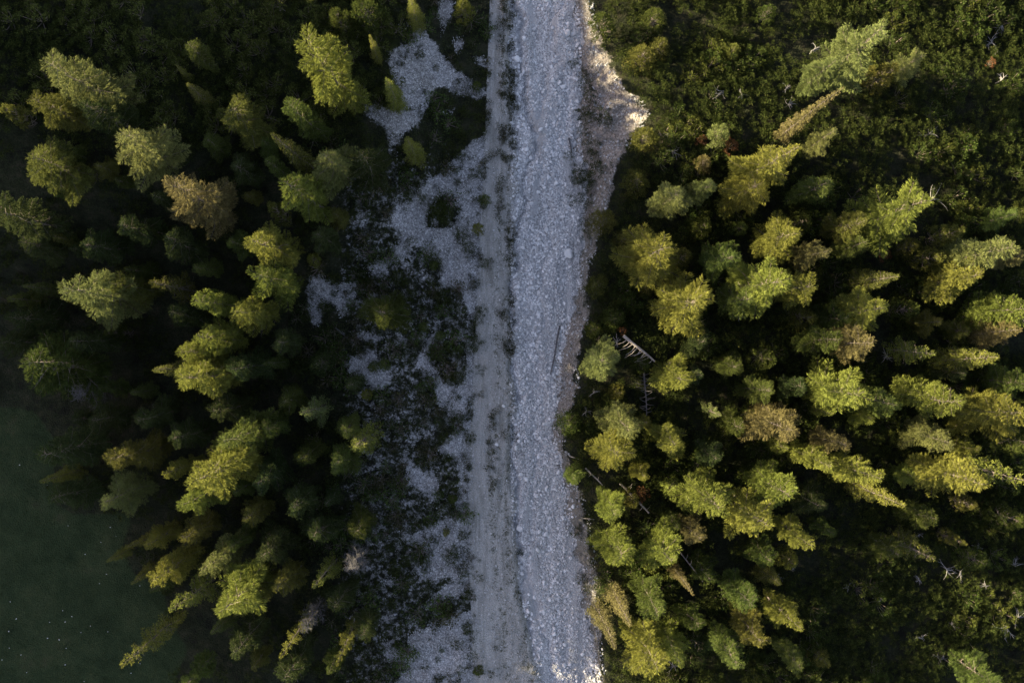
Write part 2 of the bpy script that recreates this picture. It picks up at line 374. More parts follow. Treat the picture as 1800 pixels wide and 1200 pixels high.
class MB:
    def __init__(s): s.V = []; s.F = []; s.n = 0
    def add(s, V, F):
        V = np.asarray(V, float); s.V.append(V); s.F.append(np.asarray(F) + s.n); s.n += len(V)
    def tube(s, p, r, k=5): s.add(*tube(p, r, k))
    def mesh(s, name, mat, smooth=False):
        me = mesh_np(name, np.concatenate(s.V), np.concatenate(s.F), smooth); me.materials.append(mat); return me

def conifer(name, h, rad, nb, prof, lobes, droop, tuft_l, tuft_w, twig, z0=.08, bend=.3, jit=.5, bare=0.0, per=5, seed=0, cone_rise=.25):
    """returns dict of meshes: trunk, branches, crown"""
    r = np.random.default_rng(seed)
    tp = []; bx, by = r.normal(0, bend, 2)
    for i in range(9):
        t = i / 8; tp.append((bx * math.sin(t * 2.2) * t, by * math.sin(t * 2.6) * t, t * h))
    def axis_at(z):
        t = z / h; return np.array([bx * math.sin(t * 2.2) * t, by * math.sin(t * 2.6) * t, z])
    tb = MB(); tb.tube(tp, [max(.02, .013 * h * (1 - i / 8) ** .9) for i in range(9)], 7)
    br = MB(); PP = []; DD = []
    ph = r.uniform(0, 6.28, 4)
    for b in range(nb):
        t = z0 + (1 - z0) * (b + r.uniform(0, 1)) / nb
        az = b * 2.399963 + r.normal(0, .35)
        lob = 1 + lobes * (math.sin(az * 2 + ph[0] + t * 5) * .5 + math.sin(az * 3 + ph[1] - t * 9) * .5) + r.normal(0, lobes * .45)
        L = rad * prof(t) * max(.25, lob) + .12
        p0 = axis_at(t * h)
        d = np.array([math.cos(az), math.sin(az), 0]); up = np.array([0, 0, 1.0])
        side = np.cross(d, up)
        rise = cone_rise + .5 * max(0, t - .75) * 4 * .4
        ns = 7; pts = []
        sw = r.normal(0, .12)
        for k in range(ns):
            s = k / (ns - 1)
            pts.append(p0 + d * L * s + up * L * (rise * s - droop * s * s + droop * .35 * s ** 4) + side * L * sw * s * s)
        pts = np.array(pts)
        br.tube([tuple(q) for q in pts], [max(.006, .0095 * L * (1 - k / (ns - 1)) + .008) for k in range(ns)], 3)
        if r.random() < bare: 
            # bare limb with short dead twigs
            for k in range(5):
                s = r.uniform(.3, .95); q = pts[int(s * (ns - 1))]; dd = d * .6 + side * r.choice([-1, 1]) * .8 + up * r.normal(0, .3)
                br.tube([tuple(q), tuple(q + dd * .2 * L)], [.012, .004], 3)
            continue
        nt_ = max(2, int(L / .22))
        for k in range(nt_):
            s = .18 + .82 * (k + r.random()) / nt_
            f = s * (ns - 1); i0 = min(int(f), ns - 2); q = pts[i0] * (1 - f + i0) + pts[i0 + 1] * (f - i0)
            tl = twig * L * (1.05 - s) ** .7 + .12
            tang = pts[i0 + 1] - pts[i0]; tang /= np.linalg.norm(tang)
            for sg in (-1, 1):
                dd = side * sg * .85 + tang * .55 + up * r.normal(-.08, .18)
                dd /= np.linalg.norm(dd)
                m = max(2, int(per * tl / .5))
                ss = r.random(m)
                PP.append(q + dd * (tl * ss)[:, None] + r.normal(0, .035, (m, 3))); DD.append(np.repeat(dd[None] * .8 + tang[None] * .4, m, 0))
    PP.append(axis_at(h * .97) + r.normal(0, .08, (14, 3)) * [1, 1, 3]); DD.append(r.normal(0, .3, (14, 3)) + [0, 0, 1])
    V, F = tufts(np.concatenate(PP), np.concatenate(DD), tuft_l, tuft_w, jit, r)
    cr = MB(); cr.add(V, F)
    return dict(name=name, h=h, r=rad, trunk=tb.mesh('trunk', M['bark']), branches=br.mesh('branches', M['twig']), crown=cr.mesh('crown', M['leaf']))
def clumps(name, h, rad, n, cr_, tuft_l, tuft_w, k, seed, dome=1.0):
    """pines with rounded needle clumps on upturned limbs"""
    r = np.random.default_rng(seed); tb = MB(); br = MB(); PP = []; DD = []
    if h > 3: tb.tube([(0, 0, 0), (.1, 0, h * .5), (0, .08, h * .92)], [.012 * h + .04, .009 * h + .02, .02], 6)
    for i in range(n):
        a = i * 2.399963 + r.normal(0, .3); q = math.sqrt((i + .5) / n) * (1 + r.normal(0, .12))
        if h > 3:
            zc = h * (1 - .72 * q ** 1.2) * (1 - r.uniform(0, .08))
            if i % 3 == 0: zc *= r.uniform(.45, .8)
        else: zc = h * (1 - .5 * q * q) * r.uniform(.42, 1.0)
        c = np.array([math.cos(a) * rad * q, math.sin(a) * rad * q, zc])
        b0 = np.array([c[0] * .1, c[1] * .1, max(0, zc - rad * .6 * q - .2) if h > 3 else 0.05])
        md = (b0 + c) / 2 + [c[0] * .12, c[1] * .12, -.15 * h * .3]
        br.tube([tuple(b0), tuple(md), tuple(c)], [.03 + .004 * h, .025, .012], 3)
        s = cr_ * r.uniform(.65, 1.3)
        dirs = r.normal(0, 1, (k, 3)); dirs[:, 2] = np.abs(dirs[:, 2]) * 1.2 - .25
        dirs /= np.linalg.norm(dirs, axis=1)[:, None]
        PP.append(c + dirs * s * r.uniform(.25, .9, (k, 1)) * [1, 1, 1.0]); DD.append(dirs + [0, 0, .5])
    V, F = tufts(np.concatenate(PP), np.concatenate(DD), tuft_l, tuft_w, .35, r)
    cr = MB(); cr.add(V, F)
    d = dict(name=name, h=h, r=rad, branches=br.mesh('branches', M['twig']), crown=cr.mesh('crown', M['leaf']), raw=(V, F))
    if h > 3: d['trunk'] = tb.mesh('trunk', M['bark'])
    return d
def deadtree(name, h, rad, nb, seed, mat):
    r = np.random.default_rng(seed); tb = MB(); br = MB()
    tp = [(r.normal(0, .1), r.normal(0, .1), h * i / 6) for i in range(7)]
    tb.tube(tp, [max(.02, .012 * h * (1 - i / 6)) for i in range(7)], 6)
    for b in range(nb):
        t = .2 + .8 * (b + r.random()) / nb; az = b * 2.4 + r.normal(0, .3)
        L = rad * (1 - t) ** .6 * r.uniform(.5, 1.1) + .25; d = np.array([math.cos(az), math.sin(az), .25]); p0 = np.array(tp[min(6, int(t * 6))]) * [1, 1, 0] + [0, 0, t * h]
        p1 = p0 + d * L * .5 + [0, 0, -.05 * L]; p2 = p0 + d * L + [0, 0, .1 * L]
        br.tube([tuple(p0), tuple(p1), tuple(p2)], [.035, .022, .008], 3)
        for k in range(9):
            s = r.uniform(.25, 1); q = p0 + (p2 - p0) * s; dd = np.array([-d[1], d[0], 0]) * r.choice([-1, 1]) * .8 + d * .8 + r.normal(0, .25, 3)
            e = q + dd * L * .32; br.tube([tuple(q), tuple(e)], [.016, .005], 3)
            for _ in range(2): br.tube([tuple((q + e) / 2), tuple((q + e) / 2 + (dd + r.normal(0, .5, 3)) * L * .16)], [.010, .004], 3)
    return dict(name=name, h=h, r=rad, trunk=tb.mesh('trunk', mat), branches=br.mesh('branches', mat))
larch_prof = lambda t: (max(0, 1 - t) ** .55) * min(1, .30 + t * 1.7)
spruce_prof = lambda t: (max(0, 1 - t) ** .85) * min(1, .8 + t)
PR = dict(
 larch=[conifer('larch', 15, 3.2, 74, larch_prof, .50, .34, .34, .043, .44, per=22, seed=s, bare=.05, cone_rise=.4, jit=.28, bend=.5) for s in (11, 12, 13, 14, 15, 16, 17, 18)],
 spruce=[conifer('spruce', 13, 2.2, 100, spruce_prof, .22, .42, .22, .062, .36, per=13, seed=s, jit=.45, cone_rise=.2) for s in (21, 22, 23)],
 sparse=[conifer('spruce', 12, 2.5, 60, spruce_prof, .4, .25, .24, .065, .30, per=14, seed=s, jit=.45, bare=.2, cone_rise=.3) for s in (31, 32, 33)],
 pine=[clumps('mountain_pine', 6, 1.7, 54, .42, .22, .065, 95, s) for s in (41, 42, 43)],
 dead=[deadtree('dead_tree', 9, 2.2, 55, s, M['grey']) for s in (51, 52)])
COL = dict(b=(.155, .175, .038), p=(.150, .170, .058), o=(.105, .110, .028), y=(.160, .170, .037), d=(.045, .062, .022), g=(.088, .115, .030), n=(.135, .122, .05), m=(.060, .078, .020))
CN = dict(b='bright green', p='pale grey-green', o='olive', y='yellow-green', d='dark green', g='fresh green', n='brownish', m='dull green')
# crown centre in the photo (px), crown width (px), height (m), kind, colour, own description (or None)
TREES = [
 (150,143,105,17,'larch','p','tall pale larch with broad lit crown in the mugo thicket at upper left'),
 (95,190,70,12,'larch','o',None),(195,205,80,13,'larch','d',None),(18,195,42,8,'pine','o','round olive pine cut by the left edge in the upper part'),
 (243,262,100,17,'larch','p','grey-green larch with a long crown fading down into shade, upper left'),
 (85,290,95,12,'larch','o','wide dull larch low in the shade near the left edge, upper part'),
 (345,352,112,15,'larch','n','yellowish larch with dense round brush-like crown, alone in dark shade'),
 (346,92,48,10,'larch','g','small bright green larch standing in the dark mugo thicket at upper left'),(345,165,42,8,'spruce','o',None),(316,125,22,6,'spruce','y',None),
 (424,212,95,13,'larch','o','ragged olive larch with spiky side branches left of the tallest larch'),
 (28,382,84,13,'larch','d',None),(578,118,112,21,'larch','b','tallest larch, long green crown reaching up towards the top edge left of gravel'),
 (540,205,62,14,'larch','g','bright feathery larch right below the tallest larch'),(512,262,58,14,'spruce','o',None),
 (585,285,84,13,'larch','p',None),(640,288,84,12,'larch','d','dark larch at the left tip of the gravel clearing'),(532,340,84,15,'larch','b','bright larch with jagged left side below the upper left tree belt'),
 (490,295,38,9,'larch','g',None),(652,80,28,8,'spruce','y','slim yellow-green spruce at the left rim of the upper gravel clearing'),
 (686,158,52,10,'spruce','y','conical golden spruce standing on the gravel clearing at top'),(722,260,48,8,'spruce','y','small golden spruce at the foot of the gravel clearing'),
 (727,18,42,8,'spruce','y','golden spruce touching the top edge above the gravel clearing'),(640,14,60,8,'pine','m',None),(598,28,50,7,'pine','m',None),
 (475,425,78,14,'larch','y','yellow-green larch midway down the left tree belt'),(475,498,86,14,'larch','b',None),(485,372,38,9,'pine','o',None),
 (572,420,56,8,'larch','d',None),(155,520,112,18,'larch','p','long pale larch lying outward like a brush at the far left, sunlit'),
 (228,505,62,12,'larch','o',None),(297,505,62,12,'sparse','o','lone olive spruce with open star-shaped crown in the left shade'),(312,435,66,10,'larch','d',None),
 (380,532,66,14,'larch','b',None),(438,552,70,15,'larch','b',None),(330,560,60,11,'larch','d',None),(380,598,74,14,'larch','b',None),
 (366,668,96,16,'larch','y','broad lit larch at the lower left end of the bright left cluster'),(304,650,52,13,'spruce','o','pointed olive spruce poking left out of the bright left cluster'),
 (345,632,60,13,'larch','b',None),(432,640,70,12,'larch','d',None),(95,655,118,15,'larch','m','wide half-shaded larch near the left edge above the meadow'),
 (165,600,60,10,'larch','d',None),(190,735,62,9,'larch','d',None),(268,730,66,10,'larch','d',None),(130,785,96,12,'larch','d','dark larch at the top corner of the meadow'),
 (102,838,40,8,'spruce','y','small yellow spruce at the upper meadow edge'),(245,800,82,13,'larch','o',None),(130,878,70,9,'larch','d','black-green spreading tree on the upper rim of the meadow'),
 (212,868,72,11,'larch','p','shaded grey larch bulging into the meadow rim'),(388,815,112,18,'larch','b','large bright larch in the lower left forest with plume-like crown'),
 (432,765,82,15,'larch','g',None),(324,822,42,12,'larch','y',None),(352,872,66,13,'larch','b',None),(330,765,62,11,'larch','d',None),
 (550,722,58,10,'sparse','p','pale yellow bushy tree with bare twigs, centre left'),(508,700,58,8,'larch','m',None),(606,745,50,8,'larch','g',None),
 (633,775,74,10,'sparse','y','straggly yellow tree with bare limbs at the edge of the left forest'),(540,795,54,9,'larch','m',None),(603,812,58,9,'larch','g',None),
 (470,830,66,11,'larch','d',None),(522,882,66,10,'larch','d',None),(245,958,28,8,'spruce','y',None),(278,945,44,9,'larch','y',None),(345,928,60,10,'larch','o',None),
 (205,977,26,5,'spruce','y','tiny yellow spruce out on the meadow edge, uppermost of two'),(246,1010,30,6,'spruce','y','small yellow spruce on the meadow edge below the tiny one'),
 (303,995,64,12,'larch','y','golden larch at the meadow edge with pointed top branch'),(330,1055,68,12,'sparse','y','open-branched yellow spruce beside the large bright lower larch'),
 (398,1048,104,17,'larch','b','biggest bright larch near the bottom left, beside the meadow'),(388,980,66,13,'larch','p',None),
 (258,1128,72,12,'sparse','y','lone spread-branched yellow tree standing in the bottom meadow corner'),(340,1187,46,10,'larch','g',None),
 (456,1042,54,10,'larch','o',None),(503,1022,60,10,'larch','o',None),(568,1012,48,11,'sparse','y',None),(418,945,46,9,'larch','g',None),(446,900,50,9,'larch','o',None),
 (622,985,62,9,'dead','d','bare grey dead tree in the shaded lower left forest'),(152,684,72,8,'dead','d','bare grey dead tree near the left edge above the meadow'),
 (515,1118,46,13,'sparse','y','yellow-tipped larch with white trunk near the bottom, left forest'),(545,1085,54,9,'dead','d','bare grey dead tree above a yellow-tipped one near the bottom'),
 (603,1128,44,12,'sparse','y','yellow-tipped tree near the bottom, nearest of its pair to the gravel'),(590,1158,38,9,'larch','m',None),
 (622,918,62,9,'larch','m',None),(560,935,66,9,'larch','d',None),(480,960,66,10,'larch','d',None),(600,1050,60,9,'larch','d',None),(520,1165,66,9,'larch','d',None),
 (430,1120,66,10,'larch','d',None),(640,1100,50,8,'larch','d',None),(400,720,66,11,'larch','d',None),(470,740,60,10,'larch','m',None),(560,640,50,7,'pine','d',None),
 (678,545,84,9,'larch','m','wide green larch half across the middle gravel, yellow at its left tip'),(60,560,70,10,'larch','d',None),(20,600,66,10,'larch','d',None),
 (500,600,56,9,'larch','d',None),(240,400,70,9,'larch','d',None),(180,430,70,8,'larch','d',None),(430,300,60,8,'larch','d',None),(60,440,70,8,'larch','d',None),
 # right of the bed
 (1497,92,92,17,'larch','p','pale silvery larch leaning out to the upper right corner'),(1446,125,62,11,'larch','p',None),(1556,128,50,8,'pine','o',None),(1600,112,50,8,'larch','p','pale little larch right of a round pine, top right'),
 (1428,196,46,19,'spruce','n','long narrow brown-green spruce pointing to the upper right corner'),(1446,246,48,10,'larch','p',None),(1385,262,74,16,'spruce','y',None),
 (1330,292,96,14,'larch','y','broad yellow-green tree in the upper right row leading to the narrow spruce'),(1312,332,84,11,'larch','y',None),(1266,236,48,7,'pine','p','round pale pine with rusty patch on its right, upper right'),
 (1240,285,34,6,'pine','n',None),(1176,350,78,10,'larch','p','round pale larch nearest the sunlit sand scar'),(1226,332,50,8,'larch','p',None),(1432,330,62,12,'larch','g',None),
 (1135,240,48,5,'pine','o','olive pine on the lip of the sunlit sand scar'),(1120,318,54,5,'pine','o',None),(1145,455,114,14,'larch','y','broad round larch on the right bank above the fallen trunk'),
 (1272,452,74,13,'larch','g','fresh green larch with star-like wisps in the right centre'),(1200,535,124,15,'larch','y','very wide golden larch up and right of the fallen trunk'),
 (1338,500,98,18,'larch','b','brightest feathery larch right of centre'),(1400,502,76,14,'larch','y',None),(1300,522,70,12,'larch','g',None),(1386,418,100,14,'larch','y',None),
 (1424,442,52,11,'larch','n',None),(1490,395,62,12,'larch','o',None),(1582,378,112,18,'larch','b','wide bright larch high on the right side of the photo'),(1500,436,52,10,'larch','g',None),
 (1545,490,60,12,'spruce','o',None),(1520,542,84,14,'larch','y',None),(1465,555,60,10,'larch','m',None),(1722,450,90,16,'larch','p','pale blue-green larch close to the right edge'),
 (1786,450,46,14,'larch','n','orange-tinged larch cut by the right edge'),(1690,492,84,13,'larch','y',None),(1670,410,44,9,'pine','o',None),(1765,545,84,14,'larch','b',None),(1752,588,60,11,'larch','n',None),
 (1498,602,76,14,'larch','n','brown-tinged larch with lit right tip, right of centre'),(1440,600,70,11,'larch','m',None),(1612,615,62,11,'sparse','y','small star-shaped yellow tree standing free at right'),
 (1708,640,76,13,'spruce','y','horizontal yellow spruce with visible trunk line near right edge'),(1482,682,100,16,'larch','b','bright plume-like larch, left of a twin pair at right'),(1545,702,72,13,'larch','g',None),
 (1636,690,86,15,'larch','y','sunlit larch with white branch ribs, right one of the pair'),(1790,672,54,12,'larch','g',None),(1748,735,104,14,'larch','y','long yellow tree reaching the right edge at mid height'),(1640,765,72,11,'larch','p',None),
 (1063,636,80,9,'larch','p','pale round larch directly left of the fallen trunk'),(1182,660,76,10,'larch','b','green larch right below the fallen trunk tip'),(1330,686,56,10,'larch','g',None),(1290,640,56,8,'larch','m',None),
 (1256,724,34,8,'sparse','p','small pale bush-like larch isolated in shade, right of centre'),(1300,742,50,9,'larch','m',None),(1362,740,84,14,'larch','n',None),(1345,628,52,7,'pine','m',None),
 (1090,735,76,11,'larch','p','pale larch crown in the file along the lower right bank, below the dark spar'),(1180,771,72,10,'larch','y','compact yellow larch with herringbone branches, right of the bank file'),
 (1082,792,92,12,'larch','y',None),(1125,832,38,8,'larch','y',None),(1010,836,40,7,'larch','g','small larch leaning over the stony bed edge'),(1075,892,66,12,'larch','b',None),
 (1075,972,84,13,'larch','b',None),(1168,972,78,14,'larch','b',None),(1205,1025,30,14,'spruce','n',None),(1250,875,94,17,'larch','b','large bright larch in the lower right centre with white trunk showing'),
 (1322,912,84,16,'larch','y',None),(1356,852,84,14,'larch','b',None),(1428,802,56,13,'larch','y',None),(1462,778,52,12,'larch','n',None),(1500,828,66,15,'larch','b',None),
 (1552,872,58,15,'spruce','y','slender sunlit spruce pointing to the lower right'),(1405,940,56,13,'larch','y',None),(1680,838,94,16,'larch','y',None),(1740,830,84,16,'sparse','y','big open-branched yellow larch at lower right with fan of limbs'),
 (1620,908,54,9,'larch','m',None),(1612,968,64,10,'sparse','o','olive spruce with thin trunk line, alone in the lower right thicket'),(1218,935,50,10,'larch','n',None),(1300,1042,66,12,'larch','g',None),
 (1382,1082,56,13,'larch','y','yellow-tipped spruce at lower right pointing down to the corner'),(1320,1102,64,11,'larch','o',None),(1285,1145,66,13,'larch','g','green larch with straight white trunk near the bottom right of the bank'),
 (1210,1092,54,9,'larch','m',None),(1142,1048,66,12,'larch','g',None),(1062,1108,48,15,'spruce','n','narrow brown spruce hugging the bank at the bottom'),(1090,1072,50,13,'spruce','n',None),
 (1140,1150,96,14,'larch','y','large yellow larch at the bottom edge right of the bed'),(1185,1135,60,12,'larch','b',None),(1392,1152,50,9,'larch','g','fresh green larch alone in the bottom right shade'),(1725,1188,64,11,'larch','g','green larch cut by the bottom edge at far right'),
 (1780,915,54,8,'pine','m',None),(1720,985,50,6,'pine','m',None),(1560,960,56,8,'larch','m',None),(1250,800,56,9,'larch','d',None),(1400,690,56,9,'larch','d',None),(1230,600,56,8,'larch','d',None),
 (1430,880,60,9,'larch','d',None),(1240,1000,50,9,'larch','m',None),(1345,975,56,9,'larch','m',None),(1790,780,60,12,'larch','m',None),(1595,545,50,8,'pine','m',None),(1640,455,50,8,'pine','o',None),
 (1060,385,50,5,'pine','o',None),(1100,420,44,5,'pine','o',None),(1050,500,48,5,'pine','o','olive pine clump bulging over the bed edge, right bank middle'),(1080,560,50,5,'pine','m',None),(1000,745,46,5,'pine','m','dark pine clump jutting furthest into the stony bed'),
 (1045,580,36,4,'pine','m',None),(1350,20,40,5,'pine','m',None),(1150,30,50,5,'pine','m',None),(1060,40,50,6,'pine','m','dark pine overhanging the cut bank at the top edge'),(1130,100,56,5,'pine','o',None),
 (1160,80,46,5,'pine','o',None),(1290,90,40,4,'pine','o',None),(1410,390,44,7,'pine','m',None),(1235,400,44,6,'pine','m',None),(1130,640,40,5,'pine','m',None),
]
LM = [(578,118,'the tallest larch'),(686,158,'the golden gravel spruce'),(345,352,'the round yellowish larch'),(155,520,'the far left brush-like larch'),(366,668,'the left cluster end'),
 (388,815,'the lower-left plume larch'),(398,1048,'the biggest bottom-left larch'),(622,985,'the grey dead tree'),(550,722,'the pale yellow twiggy tree'),(1428,196,'the long narrow spruce'),
 (1100,225,'the sunlit sand scar'),(1120,610,'the white fallen trunk'),(1338,500,'the brightest right-centre larch'),(1582,378,'the wide upper-right larch'),(1722,450,'the pale right-edge larch'),
 (1482,682,'the bright twin pair at right'),(1740,830,'the fan-limbed yellow larch'),(1250,875,'the white-trunked larch'),(1140,1150,'the bottom-edge yellow larch'),(1612,968,'the lone olive spruce'),
 (150,143,'the pale upper left larch'),(475,425,'the mid-belt larch'),(95,655,'the half-shaded meadow larch'),(1145,455,'the round right bank larch'),(1392,1152,'the bottom green larch')]
def where(u, v, own=None):
    best = None
    for a, b, n in LM:
        d = math.hypot(u - a, v - b)
        if d < 22: continue
        if best is None or d < best[0]: best = (d, a, b, n)
    d, a, b, n = best; ang = math.degrees(math.atan2(b - v, u - a)) % 360
    dirs = ['right of', 'up and right of', 'above', 'up and left of', 'left of', 'down and left of', 'below', 'down and right of']
    q = dirs[int((ang + 22.5) // 45) % 8]
    dist = 'just ' if d < 75 else ('' if d < 150 else 'well ')
    return f'{dist}{q} {n}'
for _ in range(3000):
    if len(TREES) > 280: break
    u, v = random.uniform(20, 1790), random.uniform(240, 1190)
    okr = (u > ub(v) + 45 and (v > 380) and not (u > 1450 and v > 950)); okl = (u < 640 and not in_gravel(u, v) and not pip(np.array([u]), np.array([v]), MEADOW)[0] and not in_gravel(u + 25, v))
    if not (okr or okl) or min(math.hypot(u - q[0], v - q[1]) for q in TREES) < 36: continue
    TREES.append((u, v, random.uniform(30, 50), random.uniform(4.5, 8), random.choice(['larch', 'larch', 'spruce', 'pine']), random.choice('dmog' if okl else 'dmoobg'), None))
NAME = dict(larch='larch_tree', spruce='spruce_tree', sparse='spruce_tree', pine='mountain_pine_tree', dead='dead_tree')
KW = dict(larch='larch', spruce='spruce', sparse='open-branched tree', pine='rounded pine', dead='dead tree')
used = {}; cnt = {}; tree_xy = []
for (cu, cv, wpx, h, kind, col, lab) in TREES:
    h *= (.76 if cu < 480 and cv < 330 else 1.0) if cu < 900 else .9
    x, y, z = place(cu, cv, .62 * h)
    k = (H - z - .55 * h) / H
    rad = wpx / 2 / PPM * k * .92
    i = cnt.get(kind, 0); cnt[kind] = i + 1
    p = PR[kind][i % len(PR[kind])]
    rt = bpy.data.objects.new(NAME[kind], None); C.objects.link(rt)
    rt.location = (x, y, z - .15); rt.rotation_euler = (random.gauss(0, .02), random.gauss(0, .02), random.uniform(0, 6.28))
    sr = rad / p['r']; rt.scale = (sr, sr * random.uniform(.92, 1.08), h / p['h'])
    rt.empty_display_size = .5
    if not lab:
        size = 'tall' if h >= 14 else ('mid-sized' if h >= 10 else ('low' if h < 7 else 'small'))
        lab = f'{size} {CN[col]} {KW[kind]} {where(cu, cv)}'
    lab = ' '.join(lab.split()[:16])
    if lab in used:
        for extra in ('second', 'third', 'fourth', 'fifth', 'sixth'):
            l2 = lab.replace(' larch ', f' larch, {extra} ', 1).replace(' pine ', f' pine, {extra} ', 1)
            if l2 not in used: lab = l2; break
    used[lab] = 1
    tag(rt, lab, 'tree', {'larch': 'larches of the forest', 'spruce': 'spruces of the forest', 'sparse': 'spruces of the forest', 'pine': 'upright mountain pines', 'dead': 'dead standing trees'}[kind])
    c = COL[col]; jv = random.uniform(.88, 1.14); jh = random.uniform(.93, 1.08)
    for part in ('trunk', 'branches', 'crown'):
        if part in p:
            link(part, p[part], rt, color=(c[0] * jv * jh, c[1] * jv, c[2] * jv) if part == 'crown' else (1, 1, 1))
    tree_xy.append((x, y, rad, h))
TX = np.array(tree_xy)

# ------------------------------------------------------------------ dwarf pine thickets
DW = [clumps('dwarf_pine', 2.0, .98, 13, .29, .135, .050, 88, s) for s in (61, 62, 63, 64)]
LOW = [clumps('low_shrub', .55, .6, 16, .17, .13, .055, 20, s) for s in (71, 72, 73)]
def region(u, v):
    if u > 1000:
        if v < 200: return 'at the top right' if u > 1400 else 'on the right bank by the sand scar'
        if v < 450: return 'in the upper right thicket by the right edge' if u > 1500 else 'between the upper right larches'
        if v < 850: return 'in shade among the right side larches' if u > 1200 else 'along the right bank near the fallen trunk'
        return 'in the lower right thicket full of bleached branches' if u > 1400 else 'under the larches of the lower right bank'
    if v < 240: return 'in the shaded thicket at the top left' if u < 520 else 'around the upper gravel clearing'
    if v < 500: return 'on the shaded forest floor at left' if u < 520 else 'on the gravel left of the track, upper half'
    if v < 850: return 'in deep shade of the left forest' if u < 520 else 'on the gravel left of the track, middle'
    return 'in the shaded lower left forest' if u < 620 else 'on the gravel left of the track, bottom'
dw = []; lw = []
st = 1.18
for ix in np.arange(-60, 60, st):
    for iy in np.arange(-41, 41, st):
        x = ix + random.uniform(-.5, .5) * st; y = iy + random.uniform(-.5, .5) * st
        z = gz(x, y); u, v = proj(x, y, z + .8)
        dd = np.hypot(TX[:, 0] - x, TX[:, 1] - y)
        inner = (dd < .35).any()
        dens = float(fbm(np.array([x * .22 + 70]), np.array([y * .22 + 70]), 77)[0])
        if inner: continue
        if u > ub(v) + 14 + random.uniform(-5, 5):
            if u > 1120 and 880 < v and False: continue
            pr = 1.0 if dens > .36 else .55
            if random.random() > pr: continue
            s = random.uniform(.65, 1.25) * (.8 + .5 * dens)
            if u < ub(v) + 50: s *= .85
            dw.append((x, y, z, s, u, v))
        elif u < ut(v) - 4:
            if pip(np.array([u]), np.array([v]), MEADOW)[0]: continue
            if v < 235 and u < 700 or (v < 160 and u < 600):
                if in_gravel(u, v): continue
                if random.random() < .95: dw.append((x, y, z, random.uniform(.75, 1.45), u, v))
            elif u > 535 + 40 * math.sin(v * .02):
                if in_gravel(u, v) :
                    continue
                if dens > .5 and random.random() < .7: dw.append((x, y, z, random.uniform(.4, .75), u, v))
                elif random.random() < .5: lw.append((x, y, z, random.uniform(.9, 2.2), u, v))
            elif dens > .47 and random.random() < .6:
                dw.append((x, y, z, random.uniform(.5, 1.0), u, v))
# shrubs seen singly against the pale gravel (traced)
ISL = [(740,96,9),(766,119,7),(836,300,15),(803,320,8),(808,273,9),(740,347,13),(802,300,6),(777,375,26),(690,435,9),(697,455,10),(725,425,9),(828,438,15),(853,458,14),(811,420,17),(762,455,16),(700,490,14),(660,455,13),
 (590,495,15),(640,490,14),(612,545,10),(570,540,9),(608,515,7),(585,515,5),(812,545,14),(790,535,10),(840,560,14),(770,520,10),(830,600,18),(800,610,16),(760,625,14),(655,605,12),(800,665,16),(845,650,10),(806,732,13),(830,770,14),(800,760,8),(785,775,15),
 (757,970,7),(745,1005,7),(735,975,9),(758,920,10),(793,975,17),(828,980,8),(841,1013,10),(815,1005,12),(820,1045,13),(780,1075,14),(815,1100,14),(805,1130,12),(830,1150,10),(769,1160,6),(776,1143,5),(728,1150,9),(842,1178,10),(812,1175,9),(770,1195,8),
 (1008,113,6),(1030,150,10),(1036,172,9),(1023,207,12),(1045,205,9),(1060,205,10),(1063,214,8),(1040,255,10),(1042,285,11),(1015,312,12),(1035,320,13),(1010,352,9),(1030,355,9),(1000,275,6),(1015,298,8),(1025,130,6),(1028,395,8),(1030,412,7),(1010,930,9),(1020,1015,7),(1032,1030,7),(1024,232,8),(1050,300,10),(785,830,10),(800,850,14),(795,880,12),(825,822,6),(785,934,6),(813,940,12),(765,953,5),(850,352,6),(824,823,6),(828,578,7),(848,545,10),(770,740,8),(806,700,7)]
for (u, v, r_) in ISL:
    x, y, z = place(u, v, .3)
    n = max(1, int(r_ / 6))
    for k in range(n):
        a = random.uniform(0, 6.28); q = random.uniform(0, .6) * r_ / PPM if n > 1 else 0
        xx = x + math.cos(a) * q; yy = y + math.sin(a) * q; zz = gz(xx, yy)
        s = max(.35, min(1.0, r_ / PPM / .95 * (.75 if n > 1 else 1))) * (1.5 if u > 995 else 1)
        (dw if s > .5 else lw).append((xx, yy, zz, s if s > .5 else s * 1.5, u + (xx - x) * PPM, v - (yy - y) * PPM))
def near(u, v):
    best = min((math.hypot(u - a, v - b), a, b, n) for a, b, n in LM)
    d, a, b, n = best; ang = math.degrees(math.atan2(b - v, u - a)) % 360
    q = ['right of', 'right, slightly above', 'up-right of', 'above, slightly right of', 'above', 'above, slightly left of', 'up-left of', 'left, slightly above',
         'left of', 'left, slightly below', 'down-left of', 'below, slightly left of', 'below', 'below, slightly right of', 'down-right of', 'right, slightly below'][int((ang + 11.25) // 22.5) % 16]
    k = int(d // 24)
    w_ = ['directly', 'half-crown', 'one crown', 'one-plus crowns', 'two crowns', 'two-plus crowns', 'three crowns', 'three-plus crowns', 'four crowns', 'four-plus crowns', 'five crowns', 'five-plus crowns', 'six crowns', 'six-plus crowns', 'seven crowns'][min(k, 14)]
    return ' '.join(f'{w_} {q} {n}'.split()[:13])
